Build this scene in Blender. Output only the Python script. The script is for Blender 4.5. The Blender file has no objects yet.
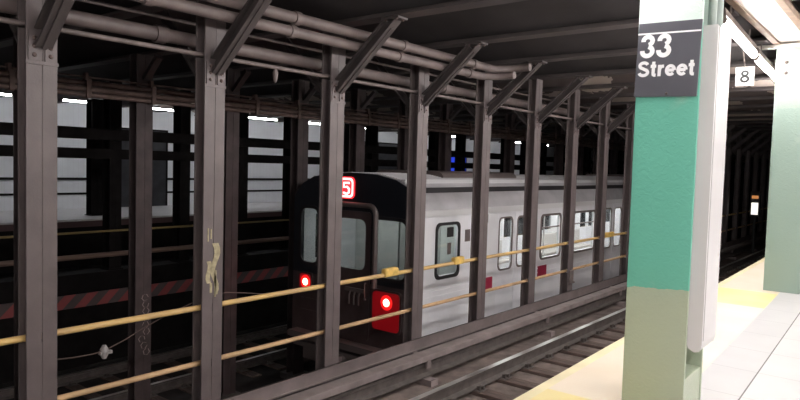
import bpy, bmesh, math, random
from mathutils import Vector, Matrix
random.seed(33)
S = bpy.context.scene
COL = S.collection
PI = math.pi

# ------------------------------------------------------------------ helpers
class MB:
    """collects polygons, then links them as ONE mesh object"""
    def __init__(self):
        self.v = []; self.f = []; self.s = []
    def add(self, vs, fs, smooth=False):
        n = len(self.v)
        self.v += [tuple(p) for p in vs]
        self.f += [tuple(i + n for i in q) for q in fs]
        self.s += [smooth] * len(fs)
        return self
    def box(self, x0, x1, y0, y1, z0, z1):
        vs = [(x, y, z) for x in (x0, x1) for y in (y0, y1) for z in (z0, z1)]
        fs = [(0, 1, 3, 2), (4, 6, 7, 5), (0, 4, 5, 1), (2, 3, 7, 6), (0, 2, 6, 4), (1, 5, 7, 3)]
        return self.add(vs, fs)
    def tube(self, pts, r, n=10, caps=True):
        pts = [Vector(p) for p in pts]; rings = []
        prev = None
        for i, p in enumerate(pts):
            if i == 0: d = pts[1] - p
            elif i == len(pts) - 1: d = p - pts[i - 1]
            else: d = (pts[i + 1] - p).normalized() + (p - pts[i - 1]).normalized()
            d.normalize()
            if prev is None:
                a = d.orthogonal().normalized()
            else:
                a = (prev - d * prev.dot(d)).normalized()
            prev = a; b = d.cross(a)
            rr = r[i] if isinstance(r, (list, tuple)) else r
            rings.append([p + (a * math.cos(t) + b * math.sin(t)) * rr for t in [2 * PI * k / n for k in range(n)]])
        vs = [q for ring in rings for q in ring]; fs = []
        for i in range(len(rings) - 1):
            for k in range(n):
                fs.append((i * n + k, i * n + (k + 1) % n, (i + 1) * n + (k + 1) % n, (i + 1) * n + k))
        self.add(vs, fs, True)
        if caps:
            self.add(rings[0], [tuple(range(n))[::-1]]); self.add(rings[-1], [tuple(range(n))])
        return self
    def prism(self, poly, axis, a0, a1, smooth=False):
        """poly: 2-D outline in the two other axes (x,y,z order), extruded along axis"""
        def mk(u, w, a):
            return (a, u, w) if axis == 'x' else (u, a, w) if axis == 'y' else (u, w, a)
        n = len(poly)
        vs = [mk(u, w, a0) for u, w in poly] + [mk(u, w, a1) for u, w in poly]
        self.add(vs, [tuple(range(n))[::-1], tuple(range(n, 2 * n))])
        self.add(vs, [(i, (i + 1) % n, n + (i + 1) % n, n + i) for i in range(n)], smooth)
        return self
    def ring(self, outer, inner, axis, a0, a1):
        def mk(u, w, a):
            return (a, u, w) if axis == 'x' else (u, a, w) if axis == 'y' else (u, w, a)
        n = len(outer)
        vs = [mk(*q, a0) for q in outer] + [mk(*q, a0) for q in inner] + [mk(*q, a1) for q in outer] + [mk(*q, a1) for q in inner]
        fs = []
        for i in range(n):
            j = (i + 1) % n
            fs += [(i, j, n + j, n + i), (2 * n + i, 3 * n + i, 3 * n + j, 2 * n + j), (i, 2 * n + i, 2 * n + j, j), (n + i, n + j, 3 * n + j, 3 * n + i)]
        return self.add(vs, fs)
    def bar(self, a, b, wy, t):
        """rectangular bar from a to b in an X-Z plane, wy wide in Y, t thick"""
        a = Vector(a); b = Vector(b); d = (b - a).normalized()
        nrm = Vector((-d.z, 0, d.x)) * (t / 2); y = Vector((0, wy / 2, 0))
        vs = [a - nrm - y, a + nrm - y, a + nrm + y, a - nrm + y, b - nrm - y, b + nrm - y, b + nrm + y, b - nrm + y]
        return self.add(vs, [(0, 1, 2, 3), (7, 6, 5, 4), (0, 4, 5, 1), (1, 5, 6, 2), (2, 6, 7, 3), (3, 7, 4, 0)])
    def dome(self, c, r, axis, sgn=1, n=12, m=4, flat=.5):
        c = Vector(c); vs = []; fs = []
        for i in range(m + 1):
            t = (PI / 2) * i / m
            for k in range(n):
                a = 2 * PI * k / n
                u, w, h = r * math.cos(t) * math.cos(a), r * math.cos(t) * math.sin(a), sgn * r * flat * math.sin(t)
                vs.append(c + Vector((h, u, w) if axis == 'x' else (u, h, w) if axis == 'y' else (u, w, h)))
        for i in range(m):
            for k in range(n):
                fs.append((i * n + k, i * n + (k + 1) % n, (i + 1) * n + (k + 1) % n, (i + 1) * n + k))
        fs.append(tuple(range(n))[::-1])
        return self.add(vs, fs, True)

def wpos(o):
    p = Vector((0, 0, 0))
    while o is not None:
        p += o.location; o = o.parent
    return p

def obj(name, mb, mat, parent=None, at=None, bevel=0, label=None):
    """mb in world coordinates; the mesh is stored relative to its parent (or to `at`)"""
    off = wpos(parent) if parent is not None else Vector(at or (0, 0, 0))
    me = bpy.data.meshes.new(name)
    me.from_pydata([tuple(Vector(v) - off) for v in mb.v], [], mb.f)
    me.update()
    bm = bmesh.new(); bm.from_mesh(me)
    bmesh.ops.recalc_face_normals(bm, faces=bm.faces)
    bm.to_mesh(me); bm.free()
    for p, s in zip(me.polygons, mb.s): p.use_smooth = s
    me.materials.append(mat)
    o = bpy.data.objects.new(name, me); COL.objects.link(o)
    if parent is not None: o.parent = parent
    else: o.location = off
    if bevel:
        b = o.modifiers.new('edge', 'BEVEL'); b.width = bevel; b.segments = 2; b.limit_method = 'ANGLE'
    if label: o['label'] = label
    return o

def thing(name, loc, label, cat, group=None):
    o = bpy.data.objects.new(name, None); COL.objects.link(o)
    o.empty_display_size = .1
    o.location = loc
    return tag(o, label, cat, group)

def tag(o, label, cat, group=None, kind='thing'):
    o['label'] = label; o['category'] = cat; o['kind'] = kind
    if group: o['group'] = group
    return o

def struct(name, mb, mat, label=None):
    o = obj(name, mb, mat)
    o['kind'] = 'structure'
    if label: o['label'] = label
    o['category'] = name.split('_')[0]
    return o

KIDS = {}
def copy_tree(o, parent=None):
    c = o.copy(); COL.objects.link(c)
    if parent is not None: c.parent = parent
    for ch in list(o.children):
        copy_tree(ch, c)
    return c

def dup(o, loc, label, group=None):
    c = copy_tree(o); c.location = loc; c['label'] = label
    if group: c['group'] = group
    elif 'group' in c: del c['group']
    return c

def rrect(u0, u1, w0, w1, r, n=4):
    r = min(r, (u1 - u0) / 2 - 1e-4, (w1 - w0) / 2 - 1e-4)
    pts = []
    for cu, cw, a0 in ((u1 - r, w1 - r, 0), (u0 + r, w1 - r, PI / 2), (u0 + r, w0 + r, PI), (u1 - r, w0 + r, 1.5 * PI)):
        for k in range(n + 1):
            a = a0 + (PI / 2) * k / n
            pts.append((cu + r * math.cos(a), cw + r * math.sin(a)))
    return pts

def holes_wall(mb, axis, a0, a1, u0, u1, w0, w1, holes):
    """a wall slab with rectangular openings; axis 'x': u=y, w=z ; axis 'y': u=x, w=z"""
    us = sorted({u0, u1, *[h[0] for h in holes], *[h[1] for h in holes]})
    ws = sorted({w0, w1, *[h[2] for h in holes], *[h[3] for h in holes]})
    us = [u for u in us if u0 <= u <= u1]; ws = [w for w in ws if w0 <= w <= w1]
    for i in range(len(us) - 1):
        for j in range(len(ws) - 1):
            cu, cw = (us[i] + us[i + 1]) / 2, (ws[j] + ws[j + 1]) / 2
            if any(h[0] < cu < h[1] and h[2] < cw < h[3] for h in holes): continue
            if axis == 'x': mb.box(a0, a1, us[i], us[i + 1], ws[j], ws[j + 1])
            else: mb.box(us[i], us[i + 1], a0, a1, ws[j], ws[j + 1])
    return mb

# ------------------------------------------------------------------ camera (needed early: labels use the view)
F_PX = 651.98
RT = Vector((0.77883932, 0.6265999, 0.02796225)); UP = Vector((-0.05446709, 0.02315332, 0.99824709)); FW = Vector((-0.62485411, 0.77899711, -0.05216179))
CP = Vector((0, 0, 1.32417))
def px(x, y, z):
    d = Vector((x, y, z)) - CP; w = d.dot(FW)
    return (400 + F_PX * d.dot(RT) / w, 200 - F_PX * d.dot(UP) / w) if w > .05 else (-999, 0)
cd = bpy.data.cameras.new('camera'); cam = bpy.data.objects.new('camera', cd); COL.objects.link(cam)
cd.sensor_width = 36; cd.lens = F_PX / 800 * 36; cd.clip_start = .05; cd.clip_end = 300
M = Matrix((RT, UP, -FW)).transposed().to_4x4(); M.translation = CP
cam.matrix_world = M
S.camera = cam

# ------------------------------------------------------------------ materials
def mat(name, base, rough=.6, metal=0., var=.0, scale=6., bump=0., bscale=40., spec=.5, stretch=None, dark=None):
    m = bpy.data.materials.new(name); m.use_nodes = True
    nt = m.node_tree; b = nt.nodes['Principled BSDF']
    b.inputs['Base Color'].default_value = (*base, 1)
    b.inputs['Roughness'].default_value = rough; b.inputs['Metallic'].default_value = metal
    b.inputs['Specular IOR Level'].default_value = spec
    if var or bump:
        tc = nt.nodes.new('ShaderNodeTexCoord'); vec = tc.outputs['Object']
        if stretch:
            mp = nt.nodes.new('ShaderNodeMapping'); mp.inputs['Scale'].default_value = stretch
            nt.links.new(vec, mp.inputs['Vector']); vec = mp.outputs['Vector']
    if var:
        n = nt.nodes.new('ShaderNodeTexNoise'); n.inputs['Scale'].default_value = scale; n.inputs['Detail'].default_value = 6
        nt.links.new(vec, n.inputs['Vector'])
        mx = nt.nodes.new('ShaderNodeMix'); mx.data_type = 'RGBA'
        d = dark or tuple(c * (1 - var) for c in base)
        l = tuple(min(1, c * (1 + var * .6)) for c in base)
        mx.inputs[6].default_value = (*d, 1); mx.inputs[7].default_value = (*l, 1)
        mr = nt.nodes.new('ShaderNodeMapRange'); mr.inputs[1].default_value = .3; mr.inputs[2].default_value = .7
        nt.links.new(n.outputs['Fac'], mr.inputs[0]); nt.links.new(mr.outputs[0], mx.inputs[0])
        nt.links.new(mx.outputs[2], b.inputs['Base Color'])
    if bump:
        n2 = nt.nodes.new('ShaderNodeTexNoise'); n2.inputs['Scale'].default_value = bscale; n2.inputs['Detail'].default_value = 4
        nt.links.new(vec, n2.inputs['Vector'])
        bp = nt.nodes.new('ShaderNodeBump'); bp.inputs['Strength'].default_value = bump; bp.inputs['Distance'].default_value = .01
        nt.links.new(n2.outputs['Fac'], bp.inputs['Height']); nt.links.new(bp.outputs['Normal'], b.inputs['Normal'])
    return m

def emis(name, col, strength, base=(.8, .8, .8)):
    m = mat(name, base, .4); b = m.node_tree.nodes['Principled BSDF']
    b.inputs['Emission Color'].default_value = (*col, 1); b.inputs['Emission Strength'].default_value = strength
    return m

def glass(name, tint=(.85, .88, .88), gloss=.08):
    m = bpy.data.materials.new(name); m.use_nodes = True; nt = m.node_tree; nt.nodes.clear()
    o = nt.nodes.new('ShaderNodeOutputMaterial'); mx = nt.nodes.new('ShaderNodeMixShader')
    t = nt.nodes.new('ShaderNodeBsdfTransparent'); t.inputs[0].default_value = (*tint, 1)
    g = nt.nodes.new('ShaderNodeBsdfGlossy'); g.inputs['Roughness'].default_value = .05
    mx.inputs[0].default_value = gloss
    nt.links.new(t.outputs[0], mx.inputs[1]); nt.links.new(g.outputs[0], mx.inputs[2]); nt.links.new(mx.outputs[0], o.inputs[0])
    return m

def ramp_mix(nt, fac, c0, c1):
    mx = nt.nodes.new('ShaderNodeMix'); mx.data_type = 'RGBA'
    nt.links.new(fac, mx.inputs[0])
    for i, c in ((6, c0), (7, c1)):
        if isinstance(c, tuple): mx.inputs[i].default_value = (*c, 1)
        else: nt.links.new(c, mx.inputs[i])
    return mx.outputs[2]

def math_node(nt, op, a, b=None):
    n = nt.nodes.new('ShaderNodeMath'); n.operation = op
    for i, v in enumerate((a, b)):
        if v is None: continue
        if isinstance(v, (int, float)): n.inputs[i].default_value = v
        else: nt.links.new(v, n.inputs[i])
    return n.outputs[0]

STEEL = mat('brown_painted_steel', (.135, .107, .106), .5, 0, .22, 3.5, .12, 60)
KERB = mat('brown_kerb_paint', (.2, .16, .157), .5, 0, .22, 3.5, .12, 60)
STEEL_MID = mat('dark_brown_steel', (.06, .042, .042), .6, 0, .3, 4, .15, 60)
STEEL_FAR = mat('near_black_steel', (.014, .012, .012), .8, 0, .3, 4, spec=.08)  # near-black tone shared by the far rows, ducts and walls
BEAM = mat('sooty_beam_paint', (.074, .06, .059), .6, 0, .3, 3, .1, 40)
PIPE = mat('brown_pipe_paint', (.16, .124, .118), .5, 0, .25, 5, .1, 60)
RUST = mat('rusty_cable_steel', (.11, .07, .06), .7, 0, .4, 8, .2, 50)
BOLT = mat('bolt_steel', (.17, .12, .11), .55, .2)
YELLOW = mat('yellow_rail_paint', (.68, .45, .16), .45, 0, .35, 2.2, .1, 80, dark=(.5, .32, .17))
TAN = mat('tan_rail_paint', (.58, .37, .2), .5, 0, .3, 3, .1, 80)
TAPE = mat('yellow_clamp_paint', (.8, .52, .14), .45, 0, .3, 12)
DIMY = mat('dimmed_yellow_rail_paint', (.3, .22, .08), .5)  # third-row copy of the yellow paint, dimness put into the colour
DIMT = mat('dimmed_tan_rail_paint', (.2, .13, .1), .5)  # third-row copy of the tan paint, darkened for the dim light there
CONC_DARK = mat('sooty_concrete', (.1, .085, .082), .85, 0, .35, 2.5, .3, 30)
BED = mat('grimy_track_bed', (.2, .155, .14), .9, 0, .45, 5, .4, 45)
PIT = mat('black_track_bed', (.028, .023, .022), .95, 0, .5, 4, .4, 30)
WOOD = mat('creosoted_tie_wood', (.13, .092, .08), .85, 0, .45, 6, .3, 30, stretch=(1, 6, 6))
RAIL = mat('worn_rail_steel', (.15, .128, .12), .45, .3, .3, 9)
RAILTOP = mat('polished_rail_head', (.62, .6, .58), .28, .9, .25, 3)
COVER = mat('third_rail_board_paint', (.26, .21, .205), .6, 0, .25, 5, .15, 50)
CEIL = mat('sooty_ceiling_plaster', (.055, .049, .05), .85, 0, .3, 1.3, .15, 20, spec=.15)
WHITE = mat('white_enamel', (.64, .625, .63), .35, 0, .04, 2)
CREAM = mat('cream_beam_paint', (.55, .5, .45), .55, 0, .1, 3, .05, 40)
TANEDGE = mat('rust_stained_cream_paint', (.24, .16, .115), .6, 0, .3, 6)
SIGNBLK = mat('dark_grey_sign_enamel', (.1, .1, .118), .3, 0, .12, 5)
LETTER = mat('white_sign_lettering', (.88, .88, .9), .4)
BLACK = mat('black_numeral_paint', (.02, .02, .02), .5)
TUBE = emis('fluorescent_tube_glow', (1, .97, .95), 105)
TUBE_IN = emis('inner_fluorescent_glow', (1, .97, .95), 110)
FARTUBE = emis('far_fluorescent_glow', (.97, .98, 1), 46)
HOUSING = mat('light_housing_enamel', (.1, .075, .065), .6, 0, .2, 6)

# peeling ceiling: cream flakes over soot
def peeling():
    m = mat('peeling_cream_ceiling', (.14, .115, .11), .85); nt = m.node_tree; b = nt.nodes['Principled BSDF']
    tc = nt.nodes.new('ShaderNodeTexCoord'); n = nt.nodes.new('ShaderNodeTexNoise')
    n.inputs['Scale'].default_value = 1.15; n.inputs['Detail'].default_value = 5; n.inputs['Roughness'].default_value = .55
    nt.links.new(tc.outputs['Object'], n.inputs['Vector'])
    f = math_node(nt, 'GREATER_THAN', n.outputs['Fac'], .545)
    nt.links.new(ramp_mix(nt, f, (.12, .095, .09), (.5, .42, .37)), b.inputs['Base Color'])
    return m
PEEL = peeling()

# platform tiles: pale, square joints
def tiles(name, base, joint, sx, sy, rot, ox=0., oy=0.):
    m = mat(name, base, .35); nt = m.node_tree; b = nt.nodes['Principled BSDF']
    tc = nt.nodes.new('ShaderNodeTexCoord'); mp = nt.nodes.new('ShaderNodeMapping')
    mp.inputs['Rotation'].default_value = (0, 0, rot); mp.inputs['Location'].default_value = (ox, oy, 0)
    nt.links.new(tc.outputs['Object'], mp.inputs['Vector'])
    sp = nt.nodes.new('ShaderNodeSeparateXYZ'); nt.links.new(mp.outputs[0], sp.inputs[0])
    def joint_mask(out, s):
        d = math_node(nt, 'PINGPONG', out, s / 2)
        return math_node(nt, 'LESS_THAN', d, .0045)
    f = math_node(nt, 'MAXIMUM', joint_mask(sp.outputs[0], sx), joint_mask(sp.outputs[1], sy))
    n = nt.nodes.new('ShaderNodeTexNoise'); n.inputs['Scale'].default_value = 3.; n.inputs['Detail'].default_value = 6
    nt.links.new(tc.outputs['Object'], n.inputs['Vector'])
    c = ramp_mix(nt, n.outputs['Fac'], tuple(x * .9 for x in base), tuple(min(1, x * 1.06) for x in base))
    nt.links.new(ramp_mix(nt, f, c, joint), b.inputs['Base Color'])
    return m
TILE = tiles('pale_platform_tile', (.68, .665, .67), (.5, .48, .48), 60, .61, .0294)
TILE2 = tiles('light_grey_edge_tile', (.62, .605, .612), (.46, .44, .45), 60, .61, .031)
FARTILE = tiles('far_white_wall_tile', (.8, .81, .84), (.72, .72, .74), .15, .15, 0)

def tactile():
    m = mat('faded_yellow_warning_strip', (.8, .7, .45), .5); nt = m.node_tree; b = nt.nodes['Principled BSDF']
    tc = nt.nodes.new('ShaderNodeTexCoord'); sp = nt.nodes.new('ShaderNodeSeparateXYZ'); nt.links.new(tc.outputs['Object'], sp.inputs[0])
    n = nt.nodes.new('ShaderNodeTexNoise'); n.inputs['Scale'].default_value = 2.2; n.inputs['Detail'].default_value = 5
    nt.links.new(tc.outputs['Object'], n.inputs['Vector'])
    base = ramp_mix(nt, n.outputs['Fac'], (.8, .66, .5), (.88, .79, .68))  # yellow paled to cream: washout from bright light put into the colour
    # stronger yellow: one stretch beside the far green column and one by the near end
    def between(a, b_):
        return math_node(nt, 'MULTIPLY', math_node(nt, 'GREATER_THAN', sp.outputs[1], a), math_node(nt, 'LESS_THAN', sp.outputs[1], b_))
    f = math_node(nt, 'MAXIMUM', between(7.35, 8.35), between(3.0, 3.62))
    f2 = math_node(nt, 'MULTIPLY', f, math_node(nt, 'ADD', n.outputs['Fac'], .35))
    nt.links.new(ramp_mix(nt, f2, base, (.86, .72, .3)), b.inputs['Base Color'])
    v = nt.nodes.new('ShaderNodeTexVoronoi'); v.inputs['Scale'].default_value = 30; v.inputs['Randomness'].default_value = 0
    nt.links.new(tc.outputs['Object'], v.inputs['Vector'])
    bp = nt.nodes.new('ShaderNodeBump'); bp.inputs['Strength'].default_value = .15; bp.inputs['Distance'].default_value = .004; bp.invert = True
    nt.links.new(v.outputs['Distance'], bp.inputs['Height']); nt.links.new(bp.outputs[0], b.inputs['Normal'])
    return m
TACT = tactile()
EDGEY = mat('yellow_edge_paint', (.86, .76, .5), .5, 0, .12, 4)

# green platform columns: paint fields divided by height (object z)
def greens(name, zs, cols, zj=.012):
    m = mat(name, cols[0], .32); nt = m.node_tree; b = nt.nodes['Principled BSDF']
    tc = nt.nodes.new('ShaderNodeTexCoord'); sp = nt.nodes.new('ShaderNodeSeparateXYZ'); nt.links.new(tc.outputs['Object'], sp.inputs[0])
    n = nt.nodes.new('ShaderNodeTexNoise'); n.inputs['Scale'].default_value = 14; n.inputs['Detail'].default_value = 4
    nt.links.new(tc.outputs['Object'], n.inputs['Vector'])
    z = math_node(nt, 'ADD', sp.outputs[2], math_node(nt, 'MULTIPLY', math_node(nt, 'SUBTRACT', n.outputs['Fac'], .5), zj * 4))
    z = math_node(nt, 'SUBTRACT', z, math_node(nt, 'MULTIPLY', sp.outputs[0], .05))
    c = cols[0]
    for zz, cc in zip(zs, cols[1:]):
        c = ramp_mix(nt, math_node(nt, 'GREATER_THAN', z, zz), c, cc)
    n3 = nt.nodes.new('ShaderNodeTexNoise'); n3.inputs['Scale'].default_value = 5; n3.inputs['Detail'].default_value = 8
    nt.links.new(tc.outputs['Object'], n3.inputs['Vector'])
    mr = nt.nodes.new('ShaderNodeMapRange'); mr.inputs[1].default_value = .62; mr.inputs[2].default_value = .75; mr.inputs[3].default_value = 0; mr.inputs[4].default_value = .3
    nt.links.new(n3.outputs['Fac'], mr.inputs[0])
    c = ramp_mix(nt, mr.outputs[0], c, (.42, .5, .42))
    nt.links.new(c, b.inputs['Base Color'])
    n2 = nt.nodes.new('ShaderNodeTexNoise'); n2.inputs['Scale'].default_value = 26; n2.inputs['Detail'].default_value = 5; n2.inputs['Distortion'].default_value = 1.5
    nt.links.new(tc.outputs['Object'], n2.inputs['Vector'])
    bp = nt.nodes.new('ShaderNodeBump'); bp.inputs['Strength'].default_value = .4; bp.inputs['Distance'].default_value = .008
    nt.links.new(n2.outputs['Fac'], bp.inputs['Height']); nt.links.new(bp.outputs[0], b.inputs['Normal'])
    return m
GREEN1 = greens('layered_green_column_paint', (.685, 2.115), ((.43, .49, .37), (.155, .5, .385), (.6, .71, .66)))
GREEN2 = greens('pale_mint_column_paint', (2.1,), ((.27, .36, .31), (.31, .37, .33)))

def stripes():
    m = mat('red_white_warning_stripes', (.3, .06, .05), .6); nt = m.node_tree; b = nt.nodes['Principled BSDF']
    tc = nt.nodes.new('ShaderNodeTexCoord'); sp = nt.nodes.new('ShaderNodeSeparateXYZ'); nt.links.new(tc.outputs['Object'], sp.inputs[0])
    d = math_node(nt, 'SUBTRACT', sp.outputs[1], sp.outputs[2])
    f = math_node(nt, 'GREATER_THAN', math_node(nt, 'PINGPONG', d, .21), .105)
    nt.links.new(ramp_mix(nt, f, (.34, .075, .075), (.11, .085, .085)), b.inputs['Base Color'])
    return m
STRIPE = stripes()

# ------------------------------------------------------------------ the setting
def poly_slab(mb, left, right, z0, z1):
    """strip between two polylines [(x,y)...] of equal length"""
    n = len(left); vs = []
    for (a, b) in zip(left, right):
        vs += [(a[0], a[1], z1), (b[0], b[1], z1), (a[0], a[1], z0), (b[0], b[1], z0)]
    fs = []
    for i in range(n - 1):
        k = i * 4; j = k + 4
        fs += [(k, k + 1, j + 1, j), (k + 2, j + 2, j + 3, k + 3), (k, j, j + 2, k + 2), (k + 1, k + 3, j + 3, j + 1)]
    fs += [(0, 2, 3, 1), (4 * n - 4, 4 * n - 3, 4 * n - 1, 4 * n - 2)]
    return mb.add(vs, fs)
YS = [-7, 0, 3.3, 5, 7, 9, 12, 20, 46]
def edge_x(y): return -1.70 - .0225 * max(min(y, 12), -3) if y < 9 else -1.9025 - .02 * min(y - 9, 3)
def s1_x(y): return -.93 - .034 * min(y, 9)
def s2_x(y): return -.66 - .0294 * min(y, 9)
ED = [(edge_x(y), y) for y in YS]; ED2 = [(edge_x(y) + .07, y) for y in YS]
L1 = [(s1_x(y), y) for y in YS]; L2 = [(s2_x(y), y) for y in YS]; L3 = [(2.6, y) for y in YS]
struct('trim_1', poly_slab(MB(), ED, ED2, -.12, 0), EDGEY, 'yellow painted lip of the platform edge')
struct('trim_2', poly_slab(MB(), ED2, L1, -.12, 0), TACT, 'faded yellow warning strip along the platform edge')
struct('trim_3', poly_slab(MB(), L1, L2, -.12, 0), TILE2, 'light grey row of edge tiles on the platform')
struct('trim_13', poly_slab(MB(), [(x - .004, y) for x, y in L2], [(x + .004, y) for x, y in L2], -.12, .001), mat('dark_tile_joint', (.2, .19, .19), .7), 'dark joint between the edge tiles and the platform floor')
struct('floor', poly_slab(MB(), L2, L3, -.12, 0), TILE, 'pale tiled platform floor')
struct('trim_4', poly_slab(MB(), [(x + .25, y) for x, y in ED], L3, -1.3, -.12), CONC_DARK, 'dark concrete under the platform')
struct('wall_platform', MB().box(2.6, 2.8, -7, 46, 0, 3.3), WHITE)
struct('wall_behind', MB().box(-5.25, 2.8, -7.2, -7, -1.3, 3.3), CONC_DARK)
struct('wall_tunnel_end', MB().box(-19.4, 2.8, 46, 46.3, -2.6, 3.3), STEEL_FAR)
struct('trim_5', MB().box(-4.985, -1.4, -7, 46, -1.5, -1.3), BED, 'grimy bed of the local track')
# kerb walls under the column rows
struct('wall_kerb', MB().box(-5.17, -4.985, -7, 46, -2.6, -1.03), CONC_DARK, 'dark low wall under the near column row')
struct('trim_12', MB().box(-4.966, -4.945, -7, 46, -1.03, -.88).box(-4.966, -4.93, -7, 46, -.895, -.88).box(-4.966, -4.93, -7, 46, -1.03, -1.015), KERB, 'brown steel kerb channel along the feet of the near columns')
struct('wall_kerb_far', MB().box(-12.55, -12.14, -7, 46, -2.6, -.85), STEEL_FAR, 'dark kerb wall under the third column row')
struct('trim_6', MB().box(-12.14, -12.115, -7, 46, -1.47, -1.22), STRIPE, 'dim red and white diagonal warning stripes along the far kerb wall')
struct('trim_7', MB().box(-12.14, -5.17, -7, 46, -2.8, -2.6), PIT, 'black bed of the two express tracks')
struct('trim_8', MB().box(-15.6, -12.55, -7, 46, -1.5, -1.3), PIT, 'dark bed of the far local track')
struct('floor_far', MB().box(-19.0, -15.6, -7, 46, -1.5, -.2), STEEL_FAR, 'far platform')
struct('trim_9', MB().box(-19.0, -15.58, -7, 46, -.2, -.16), TILE2, 'pale tiled surface of the far platform')
struct('trim_10', MB().box(-15.6, -15.54, -7, 46, -.34, -.2), mat('far_edge_paint', (.1, .05, .05), .6), 'reddish rubbing board of the far platform')
struct('wall_far', MB().box(-19.3, -19.0, -7, 46, -.2, 3.3), FARTILE, 'white tiled wall behind the far platform')
struct('trim_11', MB().box(-19.0, -18.975, -7, 46, .66, .73).box(-19.0, -18.975, -7, 46, .24, .30), STEEL_FAR, 'two thin dark bands along the far tiled wall')

# ceiling: jack arches between the cross beams
CY = [-2.62, -1.1, .42, 1.947, 3.412, 4.97, 6.51, 8.06, 9.642, 11.147, 12.63]
while len(CY) < 32: CY.append(CY[-1] + 1.524)
CW = .215
CYV = [y + CW / 2 for y in CY]
def arches(mb, x0, x1, i0, i1, z0=2.86, rise=.2, n=6):
    for i in range(i0, i1):
        a, b = CYV[i], CYV[i + 1]; pr = []
        for k in range(n + 1):
            t = k / n
            pr.append((a + (b - a) * t, z0 + rise * math.sin(PI * t)))
        vs = [(x, y, z) for x in (x0, x1) for y, z in pr]
        mb.add(vs, [(k, k + 1, n + 1 + k + 1, n + 1 + k) for k in range(n)], True)
    return mb
NB = len(CY) - 1
m = arches(MB(), -19.2, -1.45, 0, 8)
m.box(-19.2, 2.8, -7, 46, 3.2, 3.3)
struct('ceiling', m, CEIL, 'sooty arched ceiling over the tracks')
struct('ceiling_tunnel', arches(MB(), -19.2, -1.45, 8, NB), PEEL, 'arched ceiling with peeling cream paint further along the tunnel')
struct('ceiling_platform', arches(MB(), -1.0, 2.6, 0, NB), CREAM, 'cream arched ceiling over the platform')

# ------------------------------------------------------------------ steel columns of the near row
def h_column(root, x, y, w, d, z0, z1, mt, name='column_shaft', holes=()):
    t = .018
    m = MB().box(x - t, x, y, y + w / 2 - .003, z0, z1).box(x - t, x, y + w / 2 + .003, y + w, z0, z1)
    m.box(x - d, x - d + t, y, y + w, z0, z1)
    zs = [z0] + [q for h in holes for q in (h - .035, h + .035)] + [z1]
    for a_, b_ in zip(zs[::2], zs[1::2]): m.box(x - d + .001, x - .004, y + w / 2 - .012, y + w / 2 + .012, a_, b_)
    return obj(name, m, mt, root, bevel=.003)

XC = -4.97; DC = .15
def near_column(y, label, group=None, bolts=True):
    r = thing('steel_column', (XC, y + CW / 2, -1.03), label, 'column', group)
    h_column(r, XC, y, CW, DC, -1.03, 2.796, STEEL, holes=(-.516, -.006, 2.259))
    c = y + CW / 2
    obj('base_plate', MB().box(XC - DC - .02, XC, y - .02, y + CW + .02, -1.03, -1.01), STEEL, r)
    # bolted gusset at the foot of the knee brace
    g = obj('gusset_plate', MB().box(XC, XC + .012, c - .095, c - .018, 2.0, 2.2).box(XC, XC + .012, c + .018, c + .095, 2.0, 2.2).box(XC, XC + .008, y - .006, y + CW + .006, 1.975, 2.0), STEEL, r)
    for dy in (-.056, .056):
        for z in (2.04, 2.1, 2.16):
            if bolts: obj('bolt', MB().dome((XC + .012, c + dy, z), .017, 'x', 1, 8, 2, .7), BOLT, g)
    # knee brace towards the platform: web and two flanges
    k = MB().bar((XC + .005, c, 2.12), (-4.27, c, 2.735), .03, .11)
    k.bar((XC + .03, c, 2.12 - .02), (-4.17, c, 2.77), .115, .016)
    k.bar((XC + .012, c, 2.228), (-4.31, c, 2.777), .115, .016)
    obj('knee_brace', k, BEAM, r)
    e = obj('brace_end_plate', MB().box(-4.32, -4.1, c - .075, c + .075, 2.775, 2.797), BEAM, r)
    for dx in (-4.28, -4.14):
        for dy in (-.05, .05):
            if bolts: obj('bolt', MB().dome((dx, c + dy, 2.775), .018, 'z', -1, 8, 2, .7), BOLT, e)
    k = MB().bar((XC - DC, c, 2.05), (XC - DC - .70, c, 2.735), .03, .08)
    k.bar((XC - DC, c, 2.01), (XC - DC - .70, c, 2.70), .1, .014)
    obj('knee_brace', k, BEAM, r)
    return r
near_labels = {
    3: 'broad brown steel column with bolted gusset at the left end of the near row',
    4: 'brown steel column with pale yellow paint drips at waist height, near row',
    5: 'brown steel column standing in front of the glowing red route sign of the train',
    6: 'brown steel column standing at the train corner beside the brighter red tail light',
    7: "brown steel column between the train's cab side window and its first side door",
    8: "brown steel column just past the train's first side door, near row",
    9: 'brown steel column with a light bracket at its foot, near row',
    10: 'brown near-row column just before the one half hidden by the signed green column',
    11: 'brown steel column half hidden behind the left edge of the signed green column',
}
proto = None
for i in range(1, NB + 1):
    y = CY[i]
    if i in near_labels: lab, grp = near_labels[i], 'brown columns of the near row'
    elif i < 3: lab, grp = 'brown steel column of the near row standing before its left end', 'near row columns beyond the left end'
    else: lab, grp = 'small far brown column of the near row, past the signed green column', 'far columns of the near row'
    kind_ = i in near_labels
    if proto is None: proto = {}; near = {}
    if kind_ not in proto: proto[kind_] = near[i] = near_column(y, lab, grp, kind_)
    else: near[i] = dup(proto[kind_], (XC, y + CW / 2, -1.03), lab, grp)
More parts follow.
